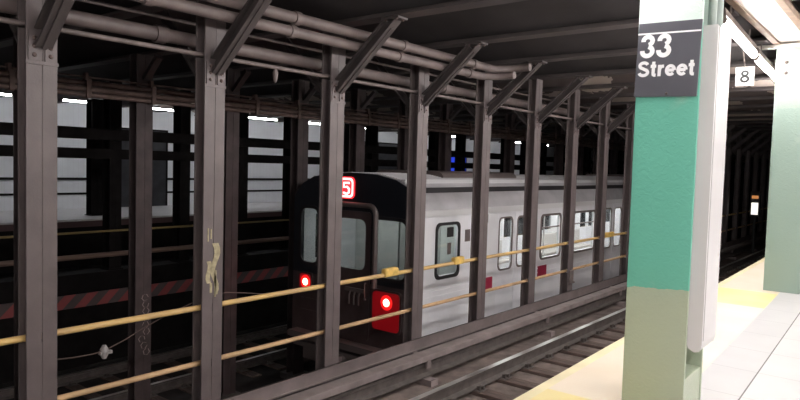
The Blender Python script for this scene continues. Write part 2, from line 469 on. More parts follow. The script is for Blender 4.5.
# paint drips on one column, foot bracket on another
def strokes(paths, r, axis_x):
    m = MB()
    for p in paths:
        vs = []
        for (y, z, w) in p: vs += [(axis_x, y - w, z), (axis_x, y + w, z), (axis_x + .003, y - w, z), (axis_x + .003, y + w, z)]
        fs = []
        for k in range(len(p) - 1):
            a = 4 * k; b = a + 4
            fs += [(a + 2, a + 3, b + 3, b + 2), (a, b, b + 1, a + 1), (a, a + 2, b + 2, b), (a + 1, b + 1, b + 3, a + 3)]
        m.add(vs, fs)
    return m
DRIP = mat('pale_yellow_drip_paint', (.42, .36, .22), .6, 0, .3, 30)
DRIP2 = mat('pale_grey_scrawl_paint', (.3, .24, .22), .6, 0, .3, 30)
random.seed(5)
pt = [[(3.52 + .025 * math.sin(k * .9) + .02, .58 - k * .047, .034 - .0016 * k) for k in range(11)],
      [(3.475 + .012 * math.sin(k * 1.3), .42 - k * .04, .022) for k in range(6)],
      [(3.465, .72 - k * .03, .006) for k in range(5)], [(3.495, .71 - k * .03, .006) for k in range(4)],
      [(3.545, .33 - k * .04, .014 - .001 * k) for k in range(7)], [(3.50, .22 - k * .03, .012) for k in range(4)]]
obj('paint_drips', strokes(pt, 0, XC), DRIP, near[4], label='pale yellow paint drips')
obj('foot_bracket', MB().box(XC, XC + .03, CY[9] + .04, CY[9] + .19, -.72, -.5).box(XC, XC + .05, CY[9] + .02, CY[9] + .21, -.74, -.71), PIPE, near[9], bevel=.008, label='light bracket at the foot')

# middle row, between the express tracks
def gap_label(xs_px):
    """where a distant column shows between the near columns"""
    cols = sorted((px(XC, CY[i] + CW, .6)[0], i) for i in range(3, 12))
    names = {3: 'first', 4: 'second', 5: 'third', 6: 'fourth', 7: 'fifth', 8: 'sixth', 9: 'seventh', 10: 'eighth', 11: 'ninth'}
    for (a, i), (b, j) in zip(cols, cols[1:]):
        if a <= xs_px < b: return names[i], names[j]
    return None
ORD = ['first', 'second', 'third', 'fourth', 'fifth']
def row(name, kind, x, y0, n, w, d, z0, z1, mt, extra):
    seen = {}; out = []; pr = None
    for k in range(n):
        y = y0 + 1.524 * k; xp = px(x, y + w, .6)[0]; g = gap_label(xp)
        if g and xp > 50:
            key = g; seen[key] = seen.get(key, 0) + 1
            lab = f'dark {kind} column, {ORD[seen[key]-1]} seen between the {g[0]} and {g[1]} near columns'
            grp = f'columns of the {kind}'
        else:
            lab, grp = f'dark {kind} column far down the tunnel or past the left end of the view', f'hidden columns of the {kind}'
        if pr is None:
            pr = thing(name, (x, y, z0), lab, 'column', grp)
            h_column(pr, x, y, w, d, z0, z1, mt)
            extra(pr, x, y, w)
            out.append(pr)
        else: out.append(dup(pr, (x, y, z0), lab, grp))
    return out
def mid_extra(r, x, y, w):
    obj('base_plate', MB().box(x - .3, x + .06, y - .06, y + w + .06, -2.6, -2.5), CONC_DARK, r)
    k = MB().bar((x + .02, y + w / 2, 2.45), (x + .36, y + w / 2, 2.745), .1, .06)
    obj('knee_brace', k, BEAM, r)
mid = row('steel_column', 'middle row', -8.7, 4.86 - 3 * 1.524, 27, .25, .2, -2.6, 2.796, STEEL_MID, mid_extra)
def far_extra(r, x, y, w):
    obj('base_plate', MB().box(x - .3, x + .03, y - .03, y + w + .03, -.85, -.82), STEEL_FAR, r)
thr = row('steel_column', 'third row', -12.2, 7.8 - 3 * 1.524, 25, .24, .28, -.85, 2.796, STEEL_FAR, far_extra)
pt = []
for q in range(9):
    z = -.68 - q * .1; yy = 5.0 + .04 * random.uniform(-1, 1)
    pt.append([(yy + .05 * math.cos(k * 1.1 + q), z + .05 * math.sin(k * 1.1 + q), .006) for k in range(6)])
obj('paint_scrawl', strokes(pt, 0, -8.7), DRIP2, mid[3], label='pale paint scrawl')

# ------------------------------------------------------------------ ceiling cross beams
def beam(i, label, grp):
    c = CYV[i]; r = thing('ceiling_beam', (-1.4, c, 2.8), label, 'beam', grp)
    obj('lower_flange', MB().box(-19, -1.42, c - .1, c + .1, 2.8, 2.822), BEAM, r)
    obj('web', MB().box(-19, -1.42, c - .012, c + .012, 2.822, 3.2), BEAM, r)
    return r
bl = {3: 'dark steel ceiling beam above the broad first near column', 4: 'dark steel ceiling beam above the near column with yellow drips',
      5: 'dark steel ceiling beam above the column before the red route sign', 6: 'dark steel ceiling beam above the near column at the train corner',
      7: "dark steel ceiling beam above the column by the train's cab window", 8: "dark steel ceiling beam above the column past the train's first side door",
      9: 'dark steel ceiling beam above the near column with the light foot bracket'}
bp = None
for i in range(1, NB + 1):
    if i in bl: lab, g = bl[i], 'ceiling beams over the tracks'
    elif i < 3: lab, g = 'dark steel ceiling beam overhead before the left end of the view', 'beams before the view'
    else: lab, g = 'dark ceiling beam among the peeling cream ceiling bays down the tunnel', 'far ceiling beams'
    if bp is None: bp = beam(i, lab, g)
    else: dup(bp, (-1.4, CYV[i], 2.8), lab, g)

# ------------------------------------------------------------------ pipes, conduit and handrails of the near row
Y0, Y1 = -3, 45
cp_ = obj('conduit_pipe', MB().tube([(XC - .075, Y0, 2.259), (XC - .075, Y1, 2.259)], .0205), PIPE)
obj('drop_fitting', MB().tube([(XC - .075, 4.27, 2.25), (XC - .075, 4.27, 2.21), (XC - .075, 4.27, 2.14), (XC - .075, 4.27, 2.11)], [.012, .028, .022, .008], 8), PIPE, cp_)
tag(cp_, 'thin pale conduit running level along the tops of the near columns', 'pipe')
r = thing('handrail', (XC - .075, 2, 0), 'upper yellow pipe handrail threaded through the near column row', 'handrail', 'handrails of the near row')
obj('rail_pipe', MB().tube([(XC - .075, Y0, -.006), (XC - .075, Y1, -.006)], .026), YELLOW, r)
for ya, yb in ((5.97, 6.3), (7.47, 7.78), (12.75, 13.5)):
    obj('clamp', MB().box(XC - .11, XC - .03, ya + .03, yb - .04, -.03, .075), TAPE, r, bevel=.02, label='bright yellow clamp plate')
r = thing('handrail', (XC - .075, 2, 0), 'lower tan pipe handrail threaded through the near column row', 'handrail', 'handrails of the near row')
obj('rail_pipe', MB().tube([(XC - .075, Y0, -.516), (XC - .075, Y1, -.516)], .024), TAN, r)
# two big pipes resting on the knee braces, elbowed at their far end
def elbow(x, y, z, ye, xe, zz):
    p = [(x, y, z), (x, ye - .3, z)]
    for k in range(1, 7):
        a = PI / 2 * k / 6; p.append((x + .3 * (1 - math.cos(a)), ye - .3 + .3 * math.sin(a), z + (zz - z) * k / 6))
    p.append((xe, ye, zz)); return p
def big_pipe(x, z, r_, ye, xe, zz, label):
    t = thing('ceiling_pipe', (x, 2, z), label, 'pipe', 'paired pipes under the ceiling')
    obj('pipe', MB().tube(elbow(x, Y0, z, ye, xe, zz), r_, 12), PIPE, t)
    for yy in (2.7, 4.15, 5.75, 7.2):
        obj('coupling', MB().tube([(x, yy - .035, z), (x, yy + .035, z)], r_ + .012, 12), PIPE, t)
    return t
big_pipe(-4.62, 2.665, .052, 7.98, -4.22, 2.7, 'upper of two thick pipes lying on the knee braces, bent at the end')
big_pipe(-4.68, 2.55, .05, 7.74, -4.32, 2.57, 'lower of two thick pipes lying on the knee braces, bent at the end')
t = thing('ceiling_pipe', (-5.35, 2, 2.42), 'thick dark pipe running behind the near columns just under the ceiling', 'pipe')
obj('pipe', MB().tube([(-5.35, Y0, 2.43), (-5.35, 30, 2.43)], .062, 12), PIPE, t)
for yy in (3.2, 5.2, 7.6): obj('coupling', MB().tube([(-5.35, yy - .05, 2.43), (-5.35, yy + .05, 2.43)], .078, 12), PIPE, t)
tag(obj('conduit_pipe', MB().tube([(-5.5, Y0, 2.62), (-5.5, 30, 2.62)], .016), PIPE), 'thin dark conduit above the thick pipe behind the near columns', 'pipe')
# sagging wire with a lamp holder
w = [(2.2, -.235), (2.35, -.25), (2.5, -.255), (2.585, -.25), (2.75, -.2), (2.967, -.111), (3.2, -.03), (3.41, .024), (3.6, .06), (3.79, .072), (4.0, .04), (4.24, -.005), (4.75, -.05), (5.2, -.06)]
t = thing('hanging_wire', (-5.13, 2.2, -.235), 'thin sagging wire with a pale lamp holder between the first two near columns', 'wire')
obj('wire', MB().tube([(-5.13, y, z) for y, z in w], .005, 6), RUST, t)
obj('lamp_holder', MB().tube([(-5.13, 2.6, -.2), (-5.13, 2.6, -.235), (-5.13, 2.6, -.27), (-5.13, 2.6, -.31)], [.015, .034, .036, .016], 10).box(-5.15, -5.11, 2.56, 2.66, -.275, -.25), mat('pale_lamp_holder', (.26, .235, .23), .5), t, label='pale lamp holder')
# clamped cable run on the middle row
t = thing('cable_run', (-8.6, 2, 2.2), 'rusty clamped cable run fixed level along the middle column row', 'cable run')
for z, r_ in ((2.37, .012), (2.295, .035), (2.215, .04), (2.14, .03)):
    obj('cable', MB().tube([(-8.6, Y0, z), (-8.6, Y1, z)], r_, 8), RUST, t)
cl = None
for k in range(28):
    y = 3.2 + k * .92
    if cl is None:
        cl = obj('clamp', MB().box(-8.69, -8.545, y - .03, y + .03, 2.1, 2.35).box(-8.64, -8.55, y - .05, y - .01, 2.33, 2.42), RUST, t)
    else:
        c = cl.copy(); COL.objects.link(c); c.parent = t; c.location.y = k * .92
# dark ducts and rails on the third row
tag(obj('cable_duct', MB().box(-12.19, -12.05, Y0, Y1, 1.66, 1.87), STEEL_FAR), 'upper dark duct crossing in front of the bright far platform wall', 'duct', 'ducts of the third row')
tag(obj('cable_duct', MB().box(-12.19, -12.05, Y0, Y1, 1.3, 1.49), STEEL_FAR), 'lower dark duct crossing in front of the bright far platform wall', 'duct', 'ducts of the third row')
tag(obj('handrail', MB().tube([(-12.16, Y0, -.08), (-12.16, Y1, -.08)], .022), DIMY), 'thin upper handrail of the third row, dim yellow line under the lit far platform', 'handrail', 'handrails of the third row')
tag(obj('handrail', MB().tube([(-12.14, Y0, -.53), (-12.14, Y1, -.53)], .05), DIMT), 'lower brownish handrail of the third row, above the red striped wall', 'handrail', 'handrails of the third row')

# ------------------------------------------------------------------ tracks
def rail_profile(x, zt):
    h = .163
    return [(x - .07, zt - h), (x + .07, zt - h), (x + .07, zt - h + .014), (x + .012, zt - h + .035), (x + .012, zt - .045), (x + .036, zt - .03), (x + .036, zt - .004), (x - .036, zt - .004), (x - .036, zt - .03), (x - .012, zt - .045), (x - .012, zt - h + .035), (x - .07, zt - h + .014)]
def rail(x, zt, label, grp):
    t = thing('running_rail', (x, 2, zt - .163), label, 'rail', grp)
    obj('rail_web', MB().prism(rail_profile(x, zt), 'y', Y0, Y1), RAIL, t)
    obj('rail_head', MB().box(x - .034, x + .034, Y0, Y1, zt - .004, zt), RAILTOP, t, label='polished running surface')
rail(-4.0, -1.087, 'steel running rail with a worn shiny head beside the third rail of the local track', 'rails of the local track')
rail(-2.56, -1.087, 'steel running rail of the local track tucked under the platform edge', 'rails of the local track')
for x, l in ((-6.27, 'running rail under the near side of the train'), (-7.7, 'running rail under the far side of the train'), (-9.8, 'nearer rail of the empty dark express track'), (-11.25, 'farther rail of the empty dark express track')):
    rail(x, -2.4, l, 'rails of the express tracks')
def tie(x0, x1, y, z, rails, label, grp):
    t = thing('track_tie', (x0, y, z), label, 'track tie', grp)
    obj('tie_beam', MB().box(x0, x1, y - .1, y + .1, z, z + .12), WOOD, t, bevel=.008)
    for rx in rails:
        p = obj('tie_plate', MB().box(rx - .15, rx + .15, y - .085, y + .085, z + .12, z + .1265), RAIL, t)
        for s in (-1, 1):
            m = MB().box(rx + s * .098 - .02, rx + s * .098 + .02, y - .05, y - .015, z + .128, z + .175).box(rx + s * .107 - .025, rx + s * .107 + .025, y + .015, y + .05, z + .128, z + .17)
            m.tube([(rx + s * .09, y - .04, z + .165), (rx + s * .12, y - .04, z + .18), (rx + s * .12, y + .04, z + .165)], .012, 6)
            obj('rail_clip', m, RAIL, p)
    return t
tp = None
vis = 0
TIEN = ['first', 'second', 'third', 'fourth', 'fifth', 'sixth', 'seventh', 'eighth', 'ninth', 'tenth', 'eleventh']
k = -6
while 7.05 + .59 * k < 40:
    y = 7.05 + .59 * k; xp, yp = px(-3.9, y, -1.2)
    if yp < 402 and xp < 632 and y > 0 and vis < 11:
        lab = f'wooden tie with rail clips on the local track, {TIEN[vis]} from the bottom edge'; g = 'local track ties in view'; vis += 1
    elif y < 7: lab, g = 'dark wooden tie of the local track below the bottom edge of the view', 'local ties below the view'
    else: lab, g = 'small distant wooden tie of the local track past the signed green column', 'far local ties'
    if tp is None: tp = tie(-4.3, -2.2, y, -1.378, (-4.0, -2.56), lab, g)
    else: dup(tp, (-4.3, y, -1.378), lab, g)
    k += 1
tp = None
for k in range(26):
    y = 1 + .62 * k
    lab, g = 'dark wooden tie on the black track bed the train stands on', 'ties of the train track'
    if tp is None: tp = tie(-8.2, -5.75, y, -2.69, (-6.27, -7.7), lab, g)
    else: dup(tp, (-8.2, y, -2.69), lab, g)
tp = None
for k in range(26):
    y = 2 + .62 * k
    lab, g = 'dark wooden tie on the empty express track beyond the middle columns', 'ties of the empty express track'
    if tp is None: tp = tie(-11.75, -9.3, y, -2.69, (-9.8, -11.25), lab, g)
    else: dup(tp, (-11.75, y, -2.69), lab, g)
# third rail with its protection board on brackets
t = thing('third_rail', (-4.62, 2, -1.2), 'covered third rail running between the kerb wall and the running rail', 'third rail')
obj('contact_rail', MB().prism(rail_profile(-4.62, -1.05), 'y', Y0, Y1), RAIL, t)
obj('cover_board', MB().box(-4.72, -4.55, Y0, Y1, -.975, -.945).box(-4.565, -4.54, Y0, Y1, -1.02, -.942), COVER, t, bevel=.008)
br = None
for k in range(14):
    y = 3.1 + 3.2 * k
    m = MB().box(-4.76, -4.72, y - .04, y + .04, -1.3, -.95).box(-4.72, -4.565, y - .03, y + .03, -.99, -.975).box(-4.74, -4.44, y - .07, y + .07, -1.3, -1.225)
    m.box(-4.56, -4.53, y - .035, y + .035, -1.1, -1.0)
    if br is None: br = obj('bracket', m, COVER, t)
    else:
        c = br.copy(); COL.objects.link(c); c.parent = t; c.location.y = 3.2 * k

# ------------------------------------------------------------------ platform columns
GXL, GXR, GY, GD = -1.292, -.957, 3.70, .38
def gz(z): return 1.324 + (z - 1.324) * .933
def platform_column(y, mt, label, grp, GXL=GXL, GXR=GXR):
    t = thing('platform_column', ((GXL + GXR) / 2, y, 0), label, 'column', grp)
    e = .022
    m = MB().box(GXL, GXR, y, y + e, 0, 2.805).box(GXL, GXR, y + GD - e, y + GD, 0, 2.805).box((GXL + GXR) / 2 - .012, (GXL + GXR) / 2 + .012, y + e, y + GD - e, 0, 2.805)
    m.box(GXL, GXL + .02, y + e, y + GD - e, 0, 2.805)
    obj('column_shaft', m, mt, t, bevel=.004)
    obj('base_casing', MB().box(GXL + .02, GXR - .006, y + e, y + GD - e, 0, .2), mt, t, bevel=.004)
    return t
g1 = platform_column(GY, GREEN1, 'near green platform column carrying the 33 Street sign and a white side box', 'green platform columns')
GY2 = 8.538
g2 = platform_column(GY2, GREEN2, 'pale mint platform column farther along the platform edge', 'green platform columns', -1.396, -1.035)
for z in (2.62, 2.5): obj('bolt', MB().dome((-1.29, GY2, z), .022, 'y', -1, 8, 3, .6), HOUSING, g2)
obj('side_plate', MB().box(-1.085, -1.034, GY2 + .022, GY2 + .2, 0, .42), GREEN2, g2)
for k in (1, 2): dup(g2, (g2.location.x, GY2 + 4.7 * k, 0), 'mint platform column standing behind the pale mint one, out of the view', 'platform columns out of view')
# white box in the column's recess
def side_box():
    x = GXR
    pr = [(x - .01, gz(2.17)), (x - .01, gz(.345)), (x + .004, gz(.31)), (x + .035, gz(.29)), (x + .062, gz(.30)), (x + .072, gz(.34)), (x + .072, gz(2.17))]
    t = thing('column_cover_box', (x, GY + .03, gz(.285)), 'tall white metal box fixed to the side of the green 33 Street column', 'box')
    obj('box_body', MB().prism(pr, 'y', GY + .03, GY + .33), WHITE, t, bevel=.01)
    obj('seam_strip', MB().box(x + .0715, x + .0745, GY + .05, GY + .056, gz(.36), gz(2.16)), mat('grey_seam_enamel', (.42, .4, .4), .5), t)
    gg = mat('conduit_grey_green', (.3, .36, .33), .5)
    for yy, r_ in ((.11, .022), (.21, .03)):
        obj('conduit', MB().tube([(x + .02, GY + yy, gz(2.17)), (x + .02, GY + yy, 2.8)], r_), gg, t)
side_box()

# station sign: black enamel panel, white line and lettering
def arc(cx, cy, rx, ry, a0, a1, n=14):
    return [(cx + rx * math.cos(math.radians(a0 + (a1 - a0) * k / n)), cy + ry * math.sin(math.radians(a0 + (a1 - a0) * k / n))) for k in range(n + 1)]
GL = {  # strokes of each character in units of its cap height, and its advance
    '3': ([arc(.31, .735, .2, .185, 190, -75), arc(.31, .275, .225, .205, 80, -188)], .72),
    'S': ([arc(.345, .725, .24, .19, 15, 255, 12) + arc(.345, .275, .26, .2, 75, -170, 12)], .74),
    't': ([[(.2, .97), (.2, .2), (.215, .12), (.26, .085), (.36, .08)], [(.03, .665), (.36, .665)]], .455),
    'r': ([[(.11, 0), (.11, .745)], [(.11, .3), (.13, .5), (.2, .61), (.28, .645), (.37, .65)]], .43),
    'e': ([arc(.33, .375, .225, .28, -2, 318, 18), [(.13, .375), (.54, .375)]], .665),
    '8': ([arc(.35, .74, .2, .18, 0, 360, 20), arc(.35, .28, .25, .21, 0, 360, 20)], .7),
}
def lettering(name, body, x0, y, z0, width, cap, sw, mt, parent):
    """each character a flat ribbon shape of even stroke, raised a millimetre, facing -y"""
    total = sum(GL[c][1] for c in body); kx = width / total; x = x0; out = []
    for c in body:
        m = MB()
        for si, st in enumerate(GL[c][0]):
            P_ = [Vector((x + u * kx, z0 + w_ * cap)) for u, w_ in st]; L = []; R_ = []
            closed = (P_[0] - P_[-1]).length < 1e-5
            for i, q in enumerate(P_):
                a_ = P_[i - 1] if i else (P_[-2] if closed else q); b_ = P_[i + 1] if i < len(P_) - 1 else (P_[1] if closed else q)
                d1 = (q - a_); d2 = (b_ - q)
                d1 = d1.normalized() if d1.length > 1e-9 else d2.normalized(); d2 = d2.normalized() if d2.length > 1e-9 else d1
                d = (d1 + d2).normalized(); h = sw / 2 / max(.6, d.dot(d1))
                nn = Vector((-d.y, d.x)) * h; L.append(q + nn); R_.append(q - nn)
            n = len(P_)
            vs = [(q.x, yy, q.y) for yy in (y, y - .0012 - .0005 * si) for q in L + R_]
            fs = []
            for i in range(n - 1):
                fs += [(2 * n + i, 2 * n + i + 1, 3 * n + i + 1, 3 * n + i), (i, n + i, n + i + 1, i + 1), (i, i + 1, 2 * n + i + 1, 2 * n + i), (n + i, 3 * n + i, 3 * n + i + 1, n + i + 1)]
            m.add(vs, fs)
        obj(name, m, mt, parent); x += GL[c][1] * kx
sg = thing('station_sign', ((GXL + GXR) / 2, GY - .012, gz(1.775)), 'dark grey enamel station sign reading 33 Street on the near green column', 'sign')
obj('sign_panel', MB().box(GXL - .004, GXR - .008, GY - .014, GY - .001, gz(1.772), gz(2.205)), SIGNBLK, sg, bevel=.002)
obj('white_line', MB().box(GXL - .004, GXR - .01, GY - .0155, GY - .014, gz(2.137), gz(2.146)), LETTER, sg)
lettering('station_number', '33', GXL + .014, GY - .0142, gz(2.003), .176, .123, .0245, LETTER, sg)
lettering('street_lettering', 'Street', GXL + .008, GY - .0142, gz(1.891), .306, .083, .0172, LETTER, sg)
sg.rotation_euler.y = .029
obj('screw', MB().dome((-1.12, GY - .014, gz(1.79)), .008, 'y', -1, 8, 2, .6), HOUSING, sg)

# ------------------------------------------------------------------ fluorescent lights on the near platform
def fixture(a, b, label, grp, mt=TUBE, hang=True, r_=.033):
    a = Vector(a); b = Vector(b); t = thing('fluorescent_light', a, label, 'light fixture', grp)
    d = (b - a).normalized(); s = d.cross(Vector((0, 0, 1))) * .034
    up = Vector((0, 0, .03 if mt is not FARTUBE else .012)); up2 = Vector((0, 0, .1 if mt is not FARTUBE else .04))
    vs = [a - s + up, a + s + up, a + s * .6 + up2, a - s * .6 + up2, b - s + up, b + s + up, b + s * .6 + up2, b - s * .6 + up2]
    obj('housing', MB().add(vs, [(0, 1, 2, 3), (7, 6, 5, 4), (0, 4, 5, 1), (1, 5, 6, 2), (2, 6, 7, 3), (3, 7, 4, 0)]), HOUSING, t)
    obj('tube', MB().tube([a + d * .02, b - d * .02], r_, 8), mt, t)
    for q in (a, b - d * .015): obj('end_cap', MB().tube([q, q + d * .015], r_ + .01, 8), HOUSING, t)
    if hang:
        for f in (.2, .8): obj('hanger', MB().tube([a + (b - a) * f + up2, Vector((*(a + (b - a) * f).xy, 2.797))], .008, 6), HOUSING, t)
    return t
fixture((-1.372, 5.88, 2.6), (-1.476, 7.75, 2.6), 'nearer glowing fluorescent tube hanging over the platform edge behind the white box', 'platform lights')
fixture((-1.487, 7.88, 2.6), (-1.585, 9.85, 2.6), 'farther glowing fluorescent tube hanging over the platform edge by the mint column', 'platform lights')
for y in (-5.5, -3.4): fixture((-1.55, y, 2.6), (-1.55, y + 1.9, 2.6), 'fluorescent tube over the platform edge behind the camera position', 'platform lights out of view')
fixture((-1.43, 3.2, 2.6), (-1.43, 5.1, 2.6), 'fluorescent tube beside the top of the green 33 Street column, above the view', 'platform lights out of view')
for y in (10.85,): fixture((-1.75, y, 2.7), (-1.8, y + 2, 2.7), 'fluorescent tube over the platform edge beyond the mint column', 'platform lights out of view')
for y in (-4.5, -1.5, 1.5, 4.5, 7.5, 10.5): fixture((1.0, y, 2.6), (1.0, y + 1.75, 2.6), 'fluorescent tube over the middle of the platform, out of the view', 'inner platform lights out of view', TUBE_IN)
# plate 8
t = thing('car_stop_plate', (-1.4, 7.0, 2.19), 'small white square plate with a black 8 hanging under the fluorescent light', 'sign')
obj('plate', MB().box(-1.484, -1.32, 7.0, 7.006, 2.188, 2.368), WHITE, t)
lettering('numeral', '8', -1.446, 6.9995, 2.219, .088, .118, .02, BLACK, t)
obj('hanger_rod', MB().tube([(-1.405, 7.003, 2.36), (-1.435, 7.003, 2.60)], .006, 6), HOUSING, t)

# girder over the platform columns, cross beam at the far column
t = thing('platform_girder', (-1.2, 4, 2.82), 'cream painted girder with rust stained edges running over the green columns', 'girder')
obj('soffit', MB().box(-1.35, -1.07, -3, 40, 2.83, 2.86), CREAM, t)
obj('web', MB().box(-1.22, -1.2, -3, 40, 2.86, 3.2), CREAM, t)
obj('edge_angle', MB().box(-1.41, -1.35, -3, 40, 2.81, 2.87), TANEDGE, t)
obj('edge_angle', MB().box(-1.07, -1.01, -3, 40, 2.81, 2.87), TANEDGE, t)
t = thing('cross_beam', (-1.0, 8.54, 2.79), 'cream cross beam meeting the top of the pale mint column', 'beam')
obj('soffit', MB().box(-1.62, 2.6, 8.40, 8.52, 2.775, 2.805), CREAM, t)
obj('web', MB().box(-1.0, 2.6, 8.45, 8.47, 2.805, 2.83), TANEDGE, t)

# ------------------------------------------------------------------ far platform
FY = [(5.05, 6.35), (7.5, 9.0), (9.9, 10.75), (11.6, 12.5), (13.2, 14.5), (15.5, 16.7), (18.3, 19.6), (21.2, 22.4), (24, 25.2), (27, 28.2), (30.2, 31.4), (33.5, 34.7)]
for k, (a, b) in enumerate(FY):
    g = gap_label(px(-17, (a + b) / 2, 2.8)[0])
    names = ['first', 'second', 'third', 'fourth', 'fifth', 'sixth', 'seventh']
    lab = f'glowing far platform tube light, {names[k]} of its row from the left' if k < 7 else 'tiny far platform tube light mostly hidden by columns and cables'
    fixture((-17, a, 2.752), (-17, b, 2.752), lab, 'far platform lights' if k < 7 else 'tiny far platform lights', FARTUBE, True, .032)
POSTER = mat('dark_wall_poster', (.035, .035, .04), .4, 0, .4, 3)
POSTER2 = mat('blue_backlit_poster', (.02, .05, .4), .4)
POSTER2.node_tree.nodes['Principled BSDF'].inputs['Emission Color'].default_value = (.02, .06, .9, 1)
POSTER2.node_tree.nodes['Principled BSDF'].inputs['Emission Strength'].default_value = .6
for k, (a, b, z0, z1) in enumerate([(9.3, 11.6, -.16, 2.2), (18.6, 21.2, -.1, 2.3), (22.0, 24.4, -.1, 2.3)]):
    p = thing('wall_poster', (-18.98, a, z0), ['dark framed panel on the far tiled wall, left one', 'dark framed panel on the far tiled wall above the train roof, nearer one', 'dark framed panel on the far tiled wall above the train roof, farther one'][k], 'wall panel', 'dark panels on the far wall')
    obj('panel_face', MB().box(-18.985, -18.95, a, b, z0, z1), POSTER, p)
    obj('panel_frame', MB().ring([(a - .05, z0 - .03), (b + .05, z0 - .03), (b + .05, z1 + .05), (a - .05, z1 + .05)], [(a, z0), (b, z0), (b, z1), (a, z1)], 'x', -18.985, -18.93), STEEL_FAR, p)
p = thing('lit_poster', (-18.98, 27, .8), 'small glowing blue panel far off above the train roof', 'wall panel')
obj('panel_face', MB().box(-18.985, -18.95, 27.4, 29.1, 1.0, 2.0), POSTER2, p)
obj('panel_frame', MB().ring([(27.35, .95), (29.15, .95), (29.15, 2.05), (27.35, 2.05)], [(27.4, 1.0), (29.1, 1.0), (29.1, 2.0), (27.4, 2.0)], 'x', -18.985, -18.93), STEEL_FAR, p)
fp = None
for k in range(8):
    y = 3.4 + 4.572 * k
    g = gap_label(px(-16.4, y, .8)[0])
    lab = ['dark platform column on the far platform, before the left end of the view', 'first dark platform column on the far platform, counted from the left',
           'second dark platform column on the far platform, counted from the left'][min(k, 2)] if k < 3 else 'small dark platform column on the far platform, above the train roof'
    grp = 'far platform columns'
    if fp is None:
        fp = thing('platform_column', (-16.4, y, -.16), lab, 'column', grp)
        h_column(fp, -16.4, y, .3, .3, -.16, 2.796, STEEL_FAR)
        obj('base_plate', MB().box(-16.72, -16.38, y - .03, y + .33, -.16, -.14), STEEL_FAR, fp)
    else: dup(fp, (-16.4, y, -.16), lab, grp)

# ------------------------------------------------------------------ signal lamp far down the local track
t = thing('track_signal', (-4.41, 24.6, -1.3), 'small lit track signal with an orange top lamp far down the local track', 'signal')
DK = mat('signal_case_paint', (.04, .04, .04), .5)
obj('post', MB().tube([(-4.41, 24.68, -1.3), (-4.41, 24.68, .2)], .05, 8), DK, t)
obj('signal_case', MB().box(-4.56, -4.26, 24.62, 24.8, -.05, .8), DK, t, bevel=.01)
obj('white_lens', MB().box(-4.51, -4.31, 24.60, 24.62, .02, .42), emis('white_signal_lens', (1, .95, .85), 1.3), t, label='white lit lens')
obj('orange_lens', MB().box(-4.51, -4.31, 24.60, 24.62, .56, .66), emis('orange_signal_lens', (1, .4, .12), .5, (.6, .25, .1)), t, label='dim orange lens')

# ------------------------------------------------------------------ the train
SIDE = mat('stainless_car_side', (.82, .81, .84), .4, .05, .1, 1.6, .04, 30)
DOORM = mat('stainless_car_door', (.84, .83, .87), .35, .05, .1, 2)
ROOF = mat('grey_car_roof', (.5, .48, .5), .45, .2, .3, 1.2)
MASK = mat('black_car_end', (.014, .016, .022), .3, 0, .2, 2)
ENDLOW = mat('dark_car_end_steel', (.11, .075, .075), .38, .3, .3, 3)
ENDTRIM = mat('grey_end_trim', (.17, .135, .13), .4, .2)
GASKET = mat('black_window_gasket', (.02, .018, .02), .5)
GLASS = glass('car_window_glass')
GLASSD = glass('car_end_glass', (.62, .64, .64), .1)
INT = mat('car_interior_panel', (.72, .72, .7), .5)
INTLAMP = emis('car_interior_lamp', (1, .98, .95), 14)
CABLAMP = emis('cab_dome_lamp', (.95, 1, .97), 9)
RED = mat('maroon_car_decal', (.3, .018, .05), .5)
XN, XF, YE, YL = -5.65, -8.31, 7.5, 22.9
XM = (XN + XF) / 2
ZF, ZG = -1.52, .62
tr = thing('subway_train', (XM, YE, -2.4), 'white-sided subway car with black end and red tail lights behind the brown columns', 'subway train')
doors = [(9.74, 11.02), (14.45, 15.73), (19.16, 20.44)]
wins = [(11.38, 12.2), (12.85, 13.95), (16.1, 17.2), (17.7, 18.8), (20.9, 21.9)]
WZ0, WZ1 = -.36, .44
cabw = (7.95, 8.52, -.33, .45)
